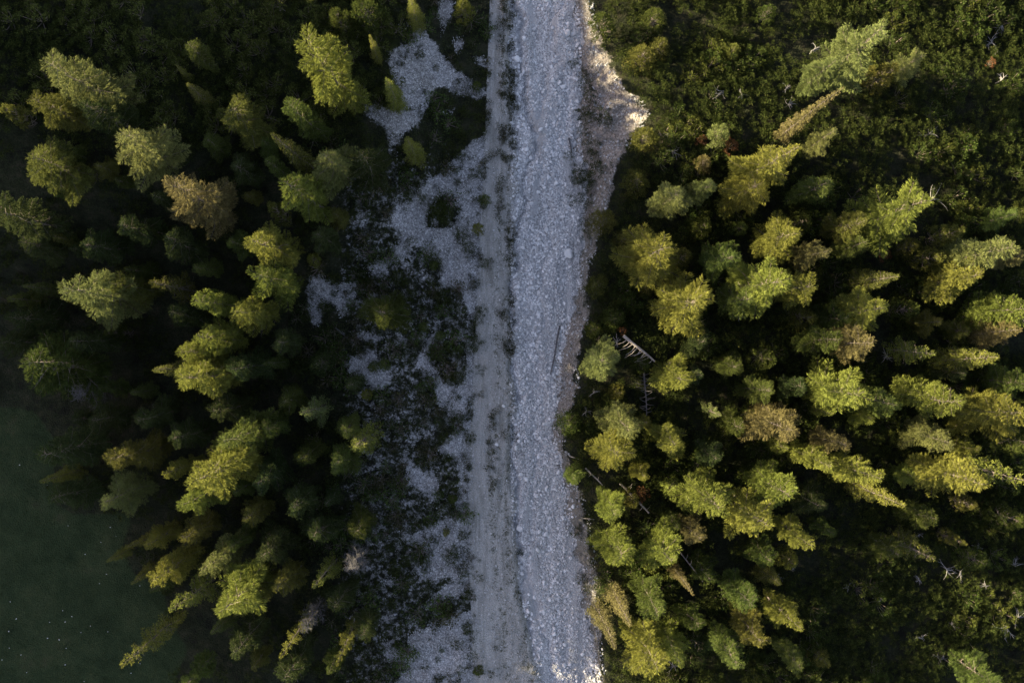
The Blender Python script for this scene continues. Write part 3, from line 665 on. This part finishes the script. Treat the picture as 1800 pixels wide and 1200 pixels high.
def scatter(items, protos, name, cat, desc, grp, stuffname, colf, stuffcol, mat, limit=300):
    inside = lambda it: -10 < it[4] < 1810 and -10 < it[5] < 1210
    order = sorted(items, key=lambda it: -(it[3] * (1 if inside(it) else .01)))
    ind, rest = order[:limit], order[limit:]
    for i, (x, y, z, s, u, v) in enumerate(ind):
        p = protos[i % len(protos)]
        o = link(name, p['crown'], loc=(x, y, z - .08), rot=(0, 0, random.uniform(0, 6.28)), scale=(s, s, s * random.uniform(.8, 1.15)), color=colf(u, v))
        
        big = 'large' if s > 1.12 else ('mid-sized' if s > .9 else 'compact')
        tag(o, f'{big} {desc} {near(u, v)}', cat, f'{grp} {region(u, v)}')
        b = link('stem', p['branches'], o)
    mb = MB()
    if rest:
        for i, (x, y, z, s, u, v) in enumerate(rest):
            V, F = protos[i % len(protos)]['raw']; V = V.reshape(-1, 4, 3)
            V = V[rng.random(len(V)) < .8].reshape(-1, 3); F = np.arange(len(V)).reshape(-1, 4)
            a = random.uniform(0, 6.28); ca, sa = math.cos(a), math.sin(a)
            mb.add(np.stack([(V[:, 0] * ca - V[:, 1] * sa) * s + x, (V[:, 0] * sa + V[:, 1] * ca) * s + y, V[:, 2] * s + z - .08], -1), F)
        o = link(stuffname, mb.mesh(stuffname, mat), color=stuffcol)
        tag(o, f'{desc} filling the gaps between larger shrubs and trees', cat, kind='stuff')
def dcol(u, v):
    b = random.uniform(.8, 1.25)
    if u < 860 and v < 300: return (.080 * b, .096 * b, .026 * b)  # lighter needle colour at top left stands in for sunlight missing there
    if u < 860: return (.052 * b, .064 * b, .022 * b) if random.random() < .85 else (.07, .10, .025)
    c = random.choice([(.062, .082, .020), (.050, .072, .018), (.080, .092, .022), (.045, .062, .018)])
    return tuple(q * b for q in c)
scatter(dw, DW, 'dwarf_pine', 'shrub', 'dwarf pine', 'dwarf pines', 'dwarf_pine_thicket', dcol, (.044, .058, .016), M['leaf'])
scatter(lw, LOW, 'low_shrub', 'shrub', 'low shrub', 'low shrubs', 'low_shrub_cover', lambda u, v: random.choice([(.055, .075, .026), (.065, .068, .03), (.075, .115, .03)]), (.05, .06, .022), M['low'])
# small sunlit shrubs standing out among the others
for (u, v, r_, c, lb) in [(840,403,11,'y','bright yellow-green bush beside the track, catching the sun'),(851,350,11,'g','green bush at the track edge just above the bright yellow one'),(555,457,13,'y','round yellow bush alone in the dark between forest and gravel'),
   (773,590,9,'g','fresh green bush in the middle of the gravel belt'),(762,466,9,'g','fresh green bush in the upper gravel belt'),(646,692,10,'y','yellow-green bush at the foot of the middle gravel patch'),(795,877,9,'g','vivid green bush on the gravel in the lower half'),
   (840,1180,10,'g','green bush beside the track at the bottom'),(785,933,6,'y','tiny yellowish bush on the lower gravel'),(675,640,12,'g','pair-sized green bush above the middle gravel patch'),(655,645,10,'g','dull green bush left of a similar one above the middle gravel patch'),
   (838,150,9,'g','green bush at the right tip of the upper gravel clearing'),(815,22,18,'y','yellowish bush by the track at the top edge'),(745,575,10,'g','green bush left of the track, near the photo centre height'),(520,600,8,'g','faint green bush in dark shade left of the gravel')]:
    p = PR['pine'][int(u) % 3]; hh = max(1.2, r_ / 6)
    x, y, z = place(u, v, hh * .6); rr = r_ / PPM * .95
    o = bpy.data.objects.new('green_bush', None); C.objects.link(o); o.location = (x, y, z - .1); o.scale = (rr / 1.7, rr / 1.7, (hh + (2.2 if c == 'y' else 0)) / 6); o.rotation_euler = (0, 0, u)
    tag(o, lb, 'bush', 'bright bushes on the gravel')
    link('crown', p['crown'], o, color=COL[c]); link('branches', p['branches'], o)

# ------------------------------------------------------------------ ground cover (uncountable)
def cover(name, cat, label, n, test, col, tl, tw, hmax, per=6):
    P = []; tries = 0
    while len(P) < n and tries < n * 12:
        k = 4000; tries += k
        x = rng.uniform(-56, 56, k); y = rng.uniform(-38, 38, k); z = terrain(x, y); u, v = proj(x, y, z)
        ok = test(u, v, x, y)
        P.extend(np.stack([x, y, z], -1)[ok].tolist())
    P = np.array(P[:n]); P = np.repeat(P, per, 0); P[:, :2] += rng.normal(0, .07, (len(P), 2)); P[:, 2] += rng.uniform(0, hmax, len(P))
    D = rng.normal(0, .5, P.shape) + [0, 0, .7]
    V, F = tufts(P, D, tl, tw, .3); mb = MB(); mb.add(V, F)
    o = link(name, mb.mesh(name, M['low']), color=col); tag(o, label, cat, kind='stuff')
def gmask(u, v):
    q = np.zeros(u.shape, bool)
    for p in GRAVEL: q |= pip(u, v, p)
    return q
def t_scrub(u, v, x, y):
    f = fbm(x * .9 + 30, y * .9 + 30, 91)
    g = gmask(u, v)
    return (u > 520) & (u < ut(v)) & ((~g & (f > .44)) | (g & (f > .62)))
cover('creeping_ground_cover', 'ground plants', 'dark creeping plants matted between the gravel patches left of the track', 19000, t_scrub, (.050, .060, .026), .16, .06, .14)
def t_grass(u, v, x, y):
    f = fbm(x * .7 + 10, y * .7 + 30, 95)
    return (u < 540) & (f > .3) & ((v > 230) | (u > 520))
cover('forest_grass', 'grass', 'short dark grass of the shaded meadow and forest floor', 16000, t_grass, (.032, .044, .018), .13, .035, .03, 4)
def t_track(u, v, x, y):
    tc = (u - ut(v)) / (ul(v) - ut(v)) + (fbm(x * .3 + 2, y * .25 + 7, 15) - .5) * .35; f = fbm(x * 1.6 + 10, y * .8 + 30, 97)
    return (((np.abs(tc - .52) < .2) | (np.abs(tc - .9) < .15) | (np.abs(tc) < .06)) & (f > .5))
cover('track_grass', 'grass', 'grey-green grass worn along the middle and edges of the track', 4200, t_track, (.075, .080, .045), .13, .04, .06)
def t_bank(u, v, x, y):
    f = fbm(x * .8 + 10, y * .8 + 30, 98)
    return (u > ue(v) + 2) & (u < ub(v) + 12) & (((f > .54) & (v > 330)) | (f > .66) | (u > ub(v) - 12) | ((v > 110) & (v < 350) & (np.abs(u - 1034 - 10 * np.sin(v * .05)) < 17) & (f > .38)))
cover('bank_scrub', 'ground plants', 'patchy dark scrub growing on the cut right bank', 7000, t_bank, (.050, .055, .026), .16, .05, .25)
# single tufts dotted over the track
TF = [clumps('grass_tuft', .3, .3, 7, .13, .12, .045, 16, s) for s in (81, 82)]
for i in range(290):
    for _ in range(30):
        v = random.uniform(0, 1200); tc = random.choice([random.gauss(.52, .1), random.gauss(.75, .14), random.gauss(.85, .12), random.gauss(.95, .05), random.gauss(-.08, .12)])
        u = float(ut(v)) + tc * float(ul(v) - ut(v))
        if fbm(np.array([u * .03]), np.array([v * .012]), 99)[0] > .45: break
    x, y, z = place(u, v, 0); s = random.uniform(.4, 1.0) ** 1.3 * 1.5
    o = link('grass_tuft', TF[i % 2]['crown'], loc=(x, y, z), rot=(0, 0, i), scale=(s, s, s), color=random.choice([(.06, .07, .035), (.045, .055, .025), (.08, .08, .045)]))
    o.data.materials[0] = M['leaf']
    part = 'top' if v < 400 else ('middle' if v < 800 else 'bottom')
    tag(o, f'small dull grass tuft on the gravel track, {part} third of the photo', 'grass tuft', f'grass tufts on the track, {part} third')

# ------------------------------------------------------------------ stones
def ico():
    g = (1 + 5 ** .5) / 2
    V = np.array([(-1, g, 0), (1, g, 0), (-1, -g, 0), (1, -g, 0), (0, -1, g), (0, 1, g), (0, -1, -g), (0, 1, -g), (g, 0, -1), (g, 0, 1), (-g, 0, -1), (-g, 0, 1)], float) / 1.9
    F = np.array([(0, 11, 5), (0, 5, 1), (0, 1, 7), (0, 7, 10), (0, 10, 11), (1, 5, 9), (5, 11, 4), (11, 10, 2), (10, 7, 6), (7, 1, 8), (3, 9, 4), (3, 4, 2), (3, 2, 6), (3, 6, 8), (3, 8, 9), (4, 9, 5), (2, 4, 11), (6, 2, 10), (8, 6, 7), (9, 8, 1)])
    return V, F
IV, IF = ico()
def stones(name, label, P, sz, mat='stone'):
    n = len(P); V = IV[None] * rng.uniform(.7, 1.25, (n, 12, 1)) * rng.uniform(.6, 1.3, (n, 1, 3)) * np.array([1, 1, .75])
    a = rng.uniform(0, 6.28, n); ca, sa = np.cos(a)[:, None], np.sin(a)[:, None]
    tl = rng.normal(0, .4, (n, 1))
    x = V[:, :, 0] * ca - V[:, :, 1] * sa; y = V[:, :, 0] * sa + V[:, :, 1] * ca; z = V[:, :, 2] + x * tl
    V = np.stack([x, y, z], -1) * sz[:, None, None] * .5 + P[:, None, :]
    F = (IF[None] + (np.arange(n) * 12)[:, None, None]).reshape(-1, 3)
    me = mesh_np(name, V.reshape(-1, 3), F); me.materials.append(M[mat])
    tag(link(name, me), label, 'stones', kind='stuff')
def sample(n, test, xr, yr=(-38, 38)):
    out = []
    while sum(map(len, out)) < n:
        x = rng.uniform(*xr, 20000); y = rng.uniform(*yr, 20000); z = terrain(x, y); u, v = proj(x, y, z)
        ok = test(u, v, x, y); out.append(np.stack([x, y, z], -1)[ok])
    return np.concatenate(out)[:n]
def t_bed(u, v, x, y):
    f = fbm(x * .8 + 5, y * .22 + 9, 101); g = rng.random(u.shape)
    return (u > ul(v) - 6) & (u < ue(v) + 5) & (f + (g - .5) * .32 > .47)
nB = 30000
stones('river_cobbles', 'pale grey limestone cobbles packed along the dry river bed', sample(nB, t_bed, (-2, 11)), .06 + .30 * rng.random(nB) ** 3.6)
def t_gv(u, v, x, y): return (u > 530) & (u < ut(v) + 6) & gmask(u, v)
nG = 11000
stones('gravel_stones', 'small grey stones scattered over the gravel clearings', sample(nG, t_gv, (-24, 0)), .055 + .12 * rng.random(nG) ** 2.5, 'gstone')
def t_tr(u, v, x, y): return (u > ut(v)) & (u < ul(v) + 4) & (rng.random(u.shape) < .5)
def t_bk(u, v, x, y): return (u > ue(v) - 6) & (u < ub(v) + 6) & (fbm(x * .9, y * .9 + 40, 103) + .3 * rng.random(u.shape) > .6)
stones('bank_stones', 'grey stones washed up along the foot of the right bank', sample(4200, t_bk, (2, 16)), .06 + .24 * rng.random(4200) ** 3, 'gstone')
nT = 3500
stones('track_stones', 'small stones pressed along the track', sample(nT, t_tr, (-6, 4)), .06 + .16 * rng.random(nT) ** 3, 'gstone')
# individual boulders
import bmesh
def boulder(seed):
    r = random.Random(seed); bm = bmesh.new(); bmesh.ops.create_icosphere(bm, subdivisions=3, radius=.5)
    pl = [(Vector((r.gauss(0, 1), r.gauss(0, 1), r.gauss(0, 1))).normalized(), r.uniform(.28, .42)) for _ in range(11)]
    for v in bm.verts:
        for n, d in pl:
            q = v.co.dot(n)
            if q > d: v.co -= n * (q - d) * .9
        v.co *= 1 + r.gauss(0, .012); v.co.z *= .8
    me = bpy.data.meshes.new('boulder'); bm.to_mesh(me); bm.free(); me.materials.append(M['boulder']); return me
BO = [boulder(s) for s in range(6)]
named_b = [(997,58,.85,'large pale boulder at the upper right rim of the stony bed'),(1008,60,.8,'second pale boulder beside the bed rim near the top'),(908,105,.85,'grey boulder at the left rim of the bed near the top'),(989,153,.7,'tan boulder in the bed left of the sand scar'),
 (1000,446,1.1,'largest pale boulder in the bed, right side of the upper middle'),(914,927,.95,'white boulder at the left bed edge in the lower half'),(932,507,.6,'pale boulder in the middle of the bed, centre'),(950,228,.6,'square boulder in the middle of the bed, upper part'),
 (873,781,.5,'white stone on the track in the lower half'),(885,713,.45,'bright white stone on the track, centre'),(894,75,.5,'white stone at the track edge near the top'),(961,404,.7,'pale boulder in the upper middle of the bed'),(1008,889,.6,'white boulder at the right bed edge, lower half')]
bl = list(named_b)
for i in range(150):
    v = random.uniform(0, 1200); t = random.random()
    u = float(ul(v)) + t * float(ue(v) - ul(v)); part = ('top', 'upper', 'lower', 'bottom')[int(v // 300) % 4]
    bl.append((u, v, random.uniform(.32, .6), f'grey-white boulder among the cobbles of the {part} quarter of the bed'))
for i, (u, v, s, lb) in enumerate(bl):
    x, y, z = place(u, v, 0)
    o = link('boulder', BO[i % 6], loc=(x, y, z + .12 * s), rot=(random.uniform(-.3, .3), random.uniform(-.3, .3), random.uniform(0, 6.28)), scale=(s, s * random.uniform(.7, 1), s * random.uniform(.7, .95)))
    tag(o, lb, 'boulder', 'boulders of the dry river bed' if i < len(named_b) else f'boulders in the {lb.split("the ")[-2].split(" ")[0]} part of the bed')
for i, (tx, ty) in enumerate([(105,50),(250,158),(360,370),(583,378),(533,457),(450,520),(563,625),(526,674),(738,686),(55,770),(87,860),(332,816),(380,848),(345,876),(478,898),(428,932),(252,962),(48,926),(50,1014),(112,1050),(350,1015),(313,970),(12,1076),(345,1102),(142,1143),(692,1146),(613,425),(740,1095),(263,878),(570,928),(445,1190)]):
    x, y, z = place(tx / 3, 800 + ty / 3)
    s = random.uniform(.08, .18)
    o = link('meadow_stone', BO[i % 6], loc=(x, y, z + .05), rot=(0, 0, i), scale=(s, s * .7, s * .6))
    tag(o, 'small white stone lying in the dark meadow at bottom left', 'stone', 'white stones in the meadow')

# ------------------------------------------------------------------ fallen and bleached wood
def log(name, a, b, r0, r1, label, mat, nbr=0, ln=1.0, lift=.2, lift2=None, grp=None, side=0):
    x0, y0, z0 = place(*a); x1, y1, z1 = place(*b)
    p0 = Vector((x0, y0, z0 + lift)); p1 = Vector((x1, y1, z1 + (lift if lift2 is None else lift2)))
    L = (p1 - p0).length; d = (p1 - p0).normalized(); sd_ = d.cross(Vector((0, 0, 1)))
    rt = bpy.data.objects.new(name, None); C.objects.link(rt); rt.location = p0; rt.empty_display_size = .3
    mb = MB(); n = 8
    pts = [(d * L * i / n + sd_ * math.sin(i * .9) * .03 * L * .2) for i in range(n + 1)]
    mb.tube([p[:] for p in pts], [r0 + (r1 - r0) * i / n for i in range(n + 1)], 8)
    link('trunk', mb.mesh('trunk', mat, True), rt)
    for i in range(nbr):
        t = .12 + .85 * (i + random.random() * .6) / nbr; sg = side if side else random.choice([-1, 1])
        dd = (sd_ * sg * random.uniform(.7, 1) + d * random.uniform(-.5, .3) + Vector((0, 0, random.uniform(-.1, .35)))).normalized()
        q = d * L * t; l_ = ln * random.uniform(.5, 1.1) * (1 - .4 * t)
        bb = MB(); bb.tube([q[:], (q + dd * l_ * .5 + Vector((0, 0, .05))).to_tuple(), (q + dd * l_ + d * -.15 * l_).to_tuple()], [.045, .03, .010], 4)
        link('branch', bb.mesh('branch', mat), rt)
    tag(rt, label, 'log' if 'log' in name or 'trunk' in name else 'branch', grp); return rt
log('fallen_trunk', (1092,590), (1145,634), .17, .09, 'white debarked fallen trunk with curved side branches on the right bank', M['dead'], 11, 1.9, 1.8, 2.3, side=1)
log('fallen_trunk', (1129,648), (1133,728), .10, .05, 'thin dark fallen trunk with comb-like twigs below the white fallen trunk', M['grey'], 22, 1.2, 1.2, 1.6)
log('driftwood_log', (984,572), (968,658), .09, .05, 'long thin grey driftwood pole lying in the stony bed', M['grey'], 0, 1, .1)
log('driftwood_log', (1000,243), (1005,270), .10, .06, 'short grey log stuck in the bed next to the sand scar', M['grey'], 2, .5, .15)
log('fallen_trunk', (1028,820), (1058,850), .08, .05, 'thin bleached pole crossing the right bank beside the leaning larch', M['dead'], 2, .6, .8)
log('fallen_trunk', (1088,846), (1137,896), .14, .08, 'brown-grey fallen trunk between the larches of the lower right bank', M['dead'], 7, 1.1, .9, 1.6)
log('fallen_trunk', (1012,908), (1044,909), .06, .04, 'thin grey pole sticking out over the lower right bank', M['grey'], 1, .5, .4, 1.0)
log('fallen_trunk', (1186,958), (1214,994), .08, .04, 'slim bare leaning trunk right of the lower bank larches', M['grey'], 3, .6, 3.0, 6)
log('fallen_trunk', (590,575), (612,595), .06, .03, 'short grey pole lying in shade below the left gravel patch', M['grey'], 1, .4, .3)
log('fallen_trunk', (1000,800), (1017,806), .06, .04, 'short bleached pole at the bed edge above the leaning larch', M['dead'], 0, .4, .4)
log('fallen_trunk', (1735,568), (1778,574), .06, .03, 'white bare pole among larches near the right edge', M['dead'], 2, .5, 5, 6)
def snag(u, v, rpx, seed, label, mat, up=1.3, n=9):
    r = random.Random(seed); x, y, z = place(u, v, up); rt = bpy.data.objects.new('dead_branches', None); C.objects.link(rt); rt.location = (x, y, z)
    base = r.uniform(0, 6.28); mb = MB()
    for i in range(n):
        a = base + r.gauss(0, .7) + (math.pi if r.random() < .2 else 0); L = rpx / PPM * r.uniform(.6, 1.5); c = r.gauss(0, .9)
        p = Vector((0, 0, up * r.uniform(.8, 1.0))); pts = [p[:]]
        for k in range(5):
            a += c * .28; p = p + Vector((math.cos(a), math.sin(a), r.gauss(0.02, .12))) * L / 5; pts.append(p[:])
        mb.tube(pts, [.045, .040, .033, .026, .018, .008], 4)
        if r.random() < .6:
            q = Vector(pts[3]); a2 = a + r.choice([-1, 1]) * .8; mb.tube([q[:], (q + Vector((math.cos(a2), math.sin(a2), .1)) * L * .35)[:]], [.02, .006], 3)
    mb2 = MB(); mb2.tube([(0, 0, -.1), (.05, .02, up * .5), (0, 0, up)], [.07, .06, .04], 5)
    link('branches', mb.mesh('branches', mat), rt); link('stem', mb2.mesh('stem', mat), rt)
    tag(rt, label, 'dead branches', 'bleached dead branches in the thickets')
SN = [(1272,160,17,'by a round pine in the upper right'),(1305,165,12,'right of a similar bundle in the upper right'),(1430,88,12,'left of the silvery corner larch'),(1387,183,12,'left of the narrow spruce'),(1383,155,10,'above another bundle left of the narrow spruce'),(1640,350,22,'below the dark thicket, right of the wide bright larch'),
 (1745,75,18,'in the top right corner thicket'),(1762,45,12,'nearest to the top right corner'),(1762,140,10,'under the top right corner, by the edge'),(1635,235,14,'in the middle of the upper right thicket'),(1400,990,14,'left side of the lower right thicket'),(1665,1000,16,'brightest, in the lower right thicket'),(1690,1005,14,'right neighbour of the brightest lower right bundle'),
 (1617,1018,9,'left of the brightest lower right bundle'),(1785,995,14,'at the right edge of the lower right thicket'),(1735,1030,10,'between the brightest bundle and the right edge'),(1543,1057,8,'in the middle of the lower right thicket'),(1492,1033,8,'left of centre in the lower right thicket'),
 (1770,1100,22,'largest, near the bottom right corner'),(1790,1085,14,'at the edge above the bottom right corner'),(1677,1100,7,'forked, left of the largest bottom right bundle'),(1622,1123,10,'forked white, in the bottom right thicket'),(1652,1158,12,'low in the bottom right thicket'),(1715,1165,11,'beside the green larch at the bottom edge'),
 (1370,1015,10,'in shade below the lower right larches'),(1618,940,8,'above the lone olive spruce'),(1720,963,7,'upper right of the lower thicket'),(1183,265,14,'on the bank top right of the sand scar'),(1175,235,12,'closest to the sand scar'),(1050,235,14,'grey, on the cut bank left of the sand scar'),(1350,260,10,'by the yellow tree in the upper right'),
 (1560,625,12,'in shade left of the star-shaped yellow tree'),(1320,1130,10,'by the white-trunked bottom larch'),(1187,1170,14,'below the big bottom edge larch'),(1115,1170,8,'left of the bottom edge larch'),(1030,725,10,'by the bank near the dark pine'),(1045,690,9,'by the bank above the dark pine'),(1085,600,10,'at the root end of the white fallen trunk'),
 (1500,860,9,'between two sunlit trees at lower right'),(1300,560,8,'in shade below the brightest larch')]
for i, (u, v, r_, lb) in enumerate(SN):
    snag(u, v, r_, 300 + i, 'bleached dead branches ' + lb, M['snag'], n=6 + (i % 4))
# rusty dead sprays on living trees / ground
for (u, v, s, lb) in [(1283,255,.9,'rusty brown dead pine shrub beside the round pale pine'),(1234,245,.6,'small rusty dead shrub left of the round pale pine'),(1555,447,.7,'rusty red dead shrub in shade, right of centre'),(1747,108,.5,'tiny rusty shrub in the top right thicket'),(1128,868,.8,'orange-brown dead spray by the lower bank trunk'),(1095,580,.5,'orange root plate spray at the white fallen trunk')]:
    x, y, z = place(u, v, 2.0)
    o = link('dead_shrub', DW[0]['crown'].copy(), loc=(x, y, z + .9), rot=(0, 0, u), scale=(s, s, s * 1.3), color=(.17, .085, .04)); tag(o, lb, 'dead shrub', 'rusty dead shrubs')
    link('stem', DW[0]['branches'], o)
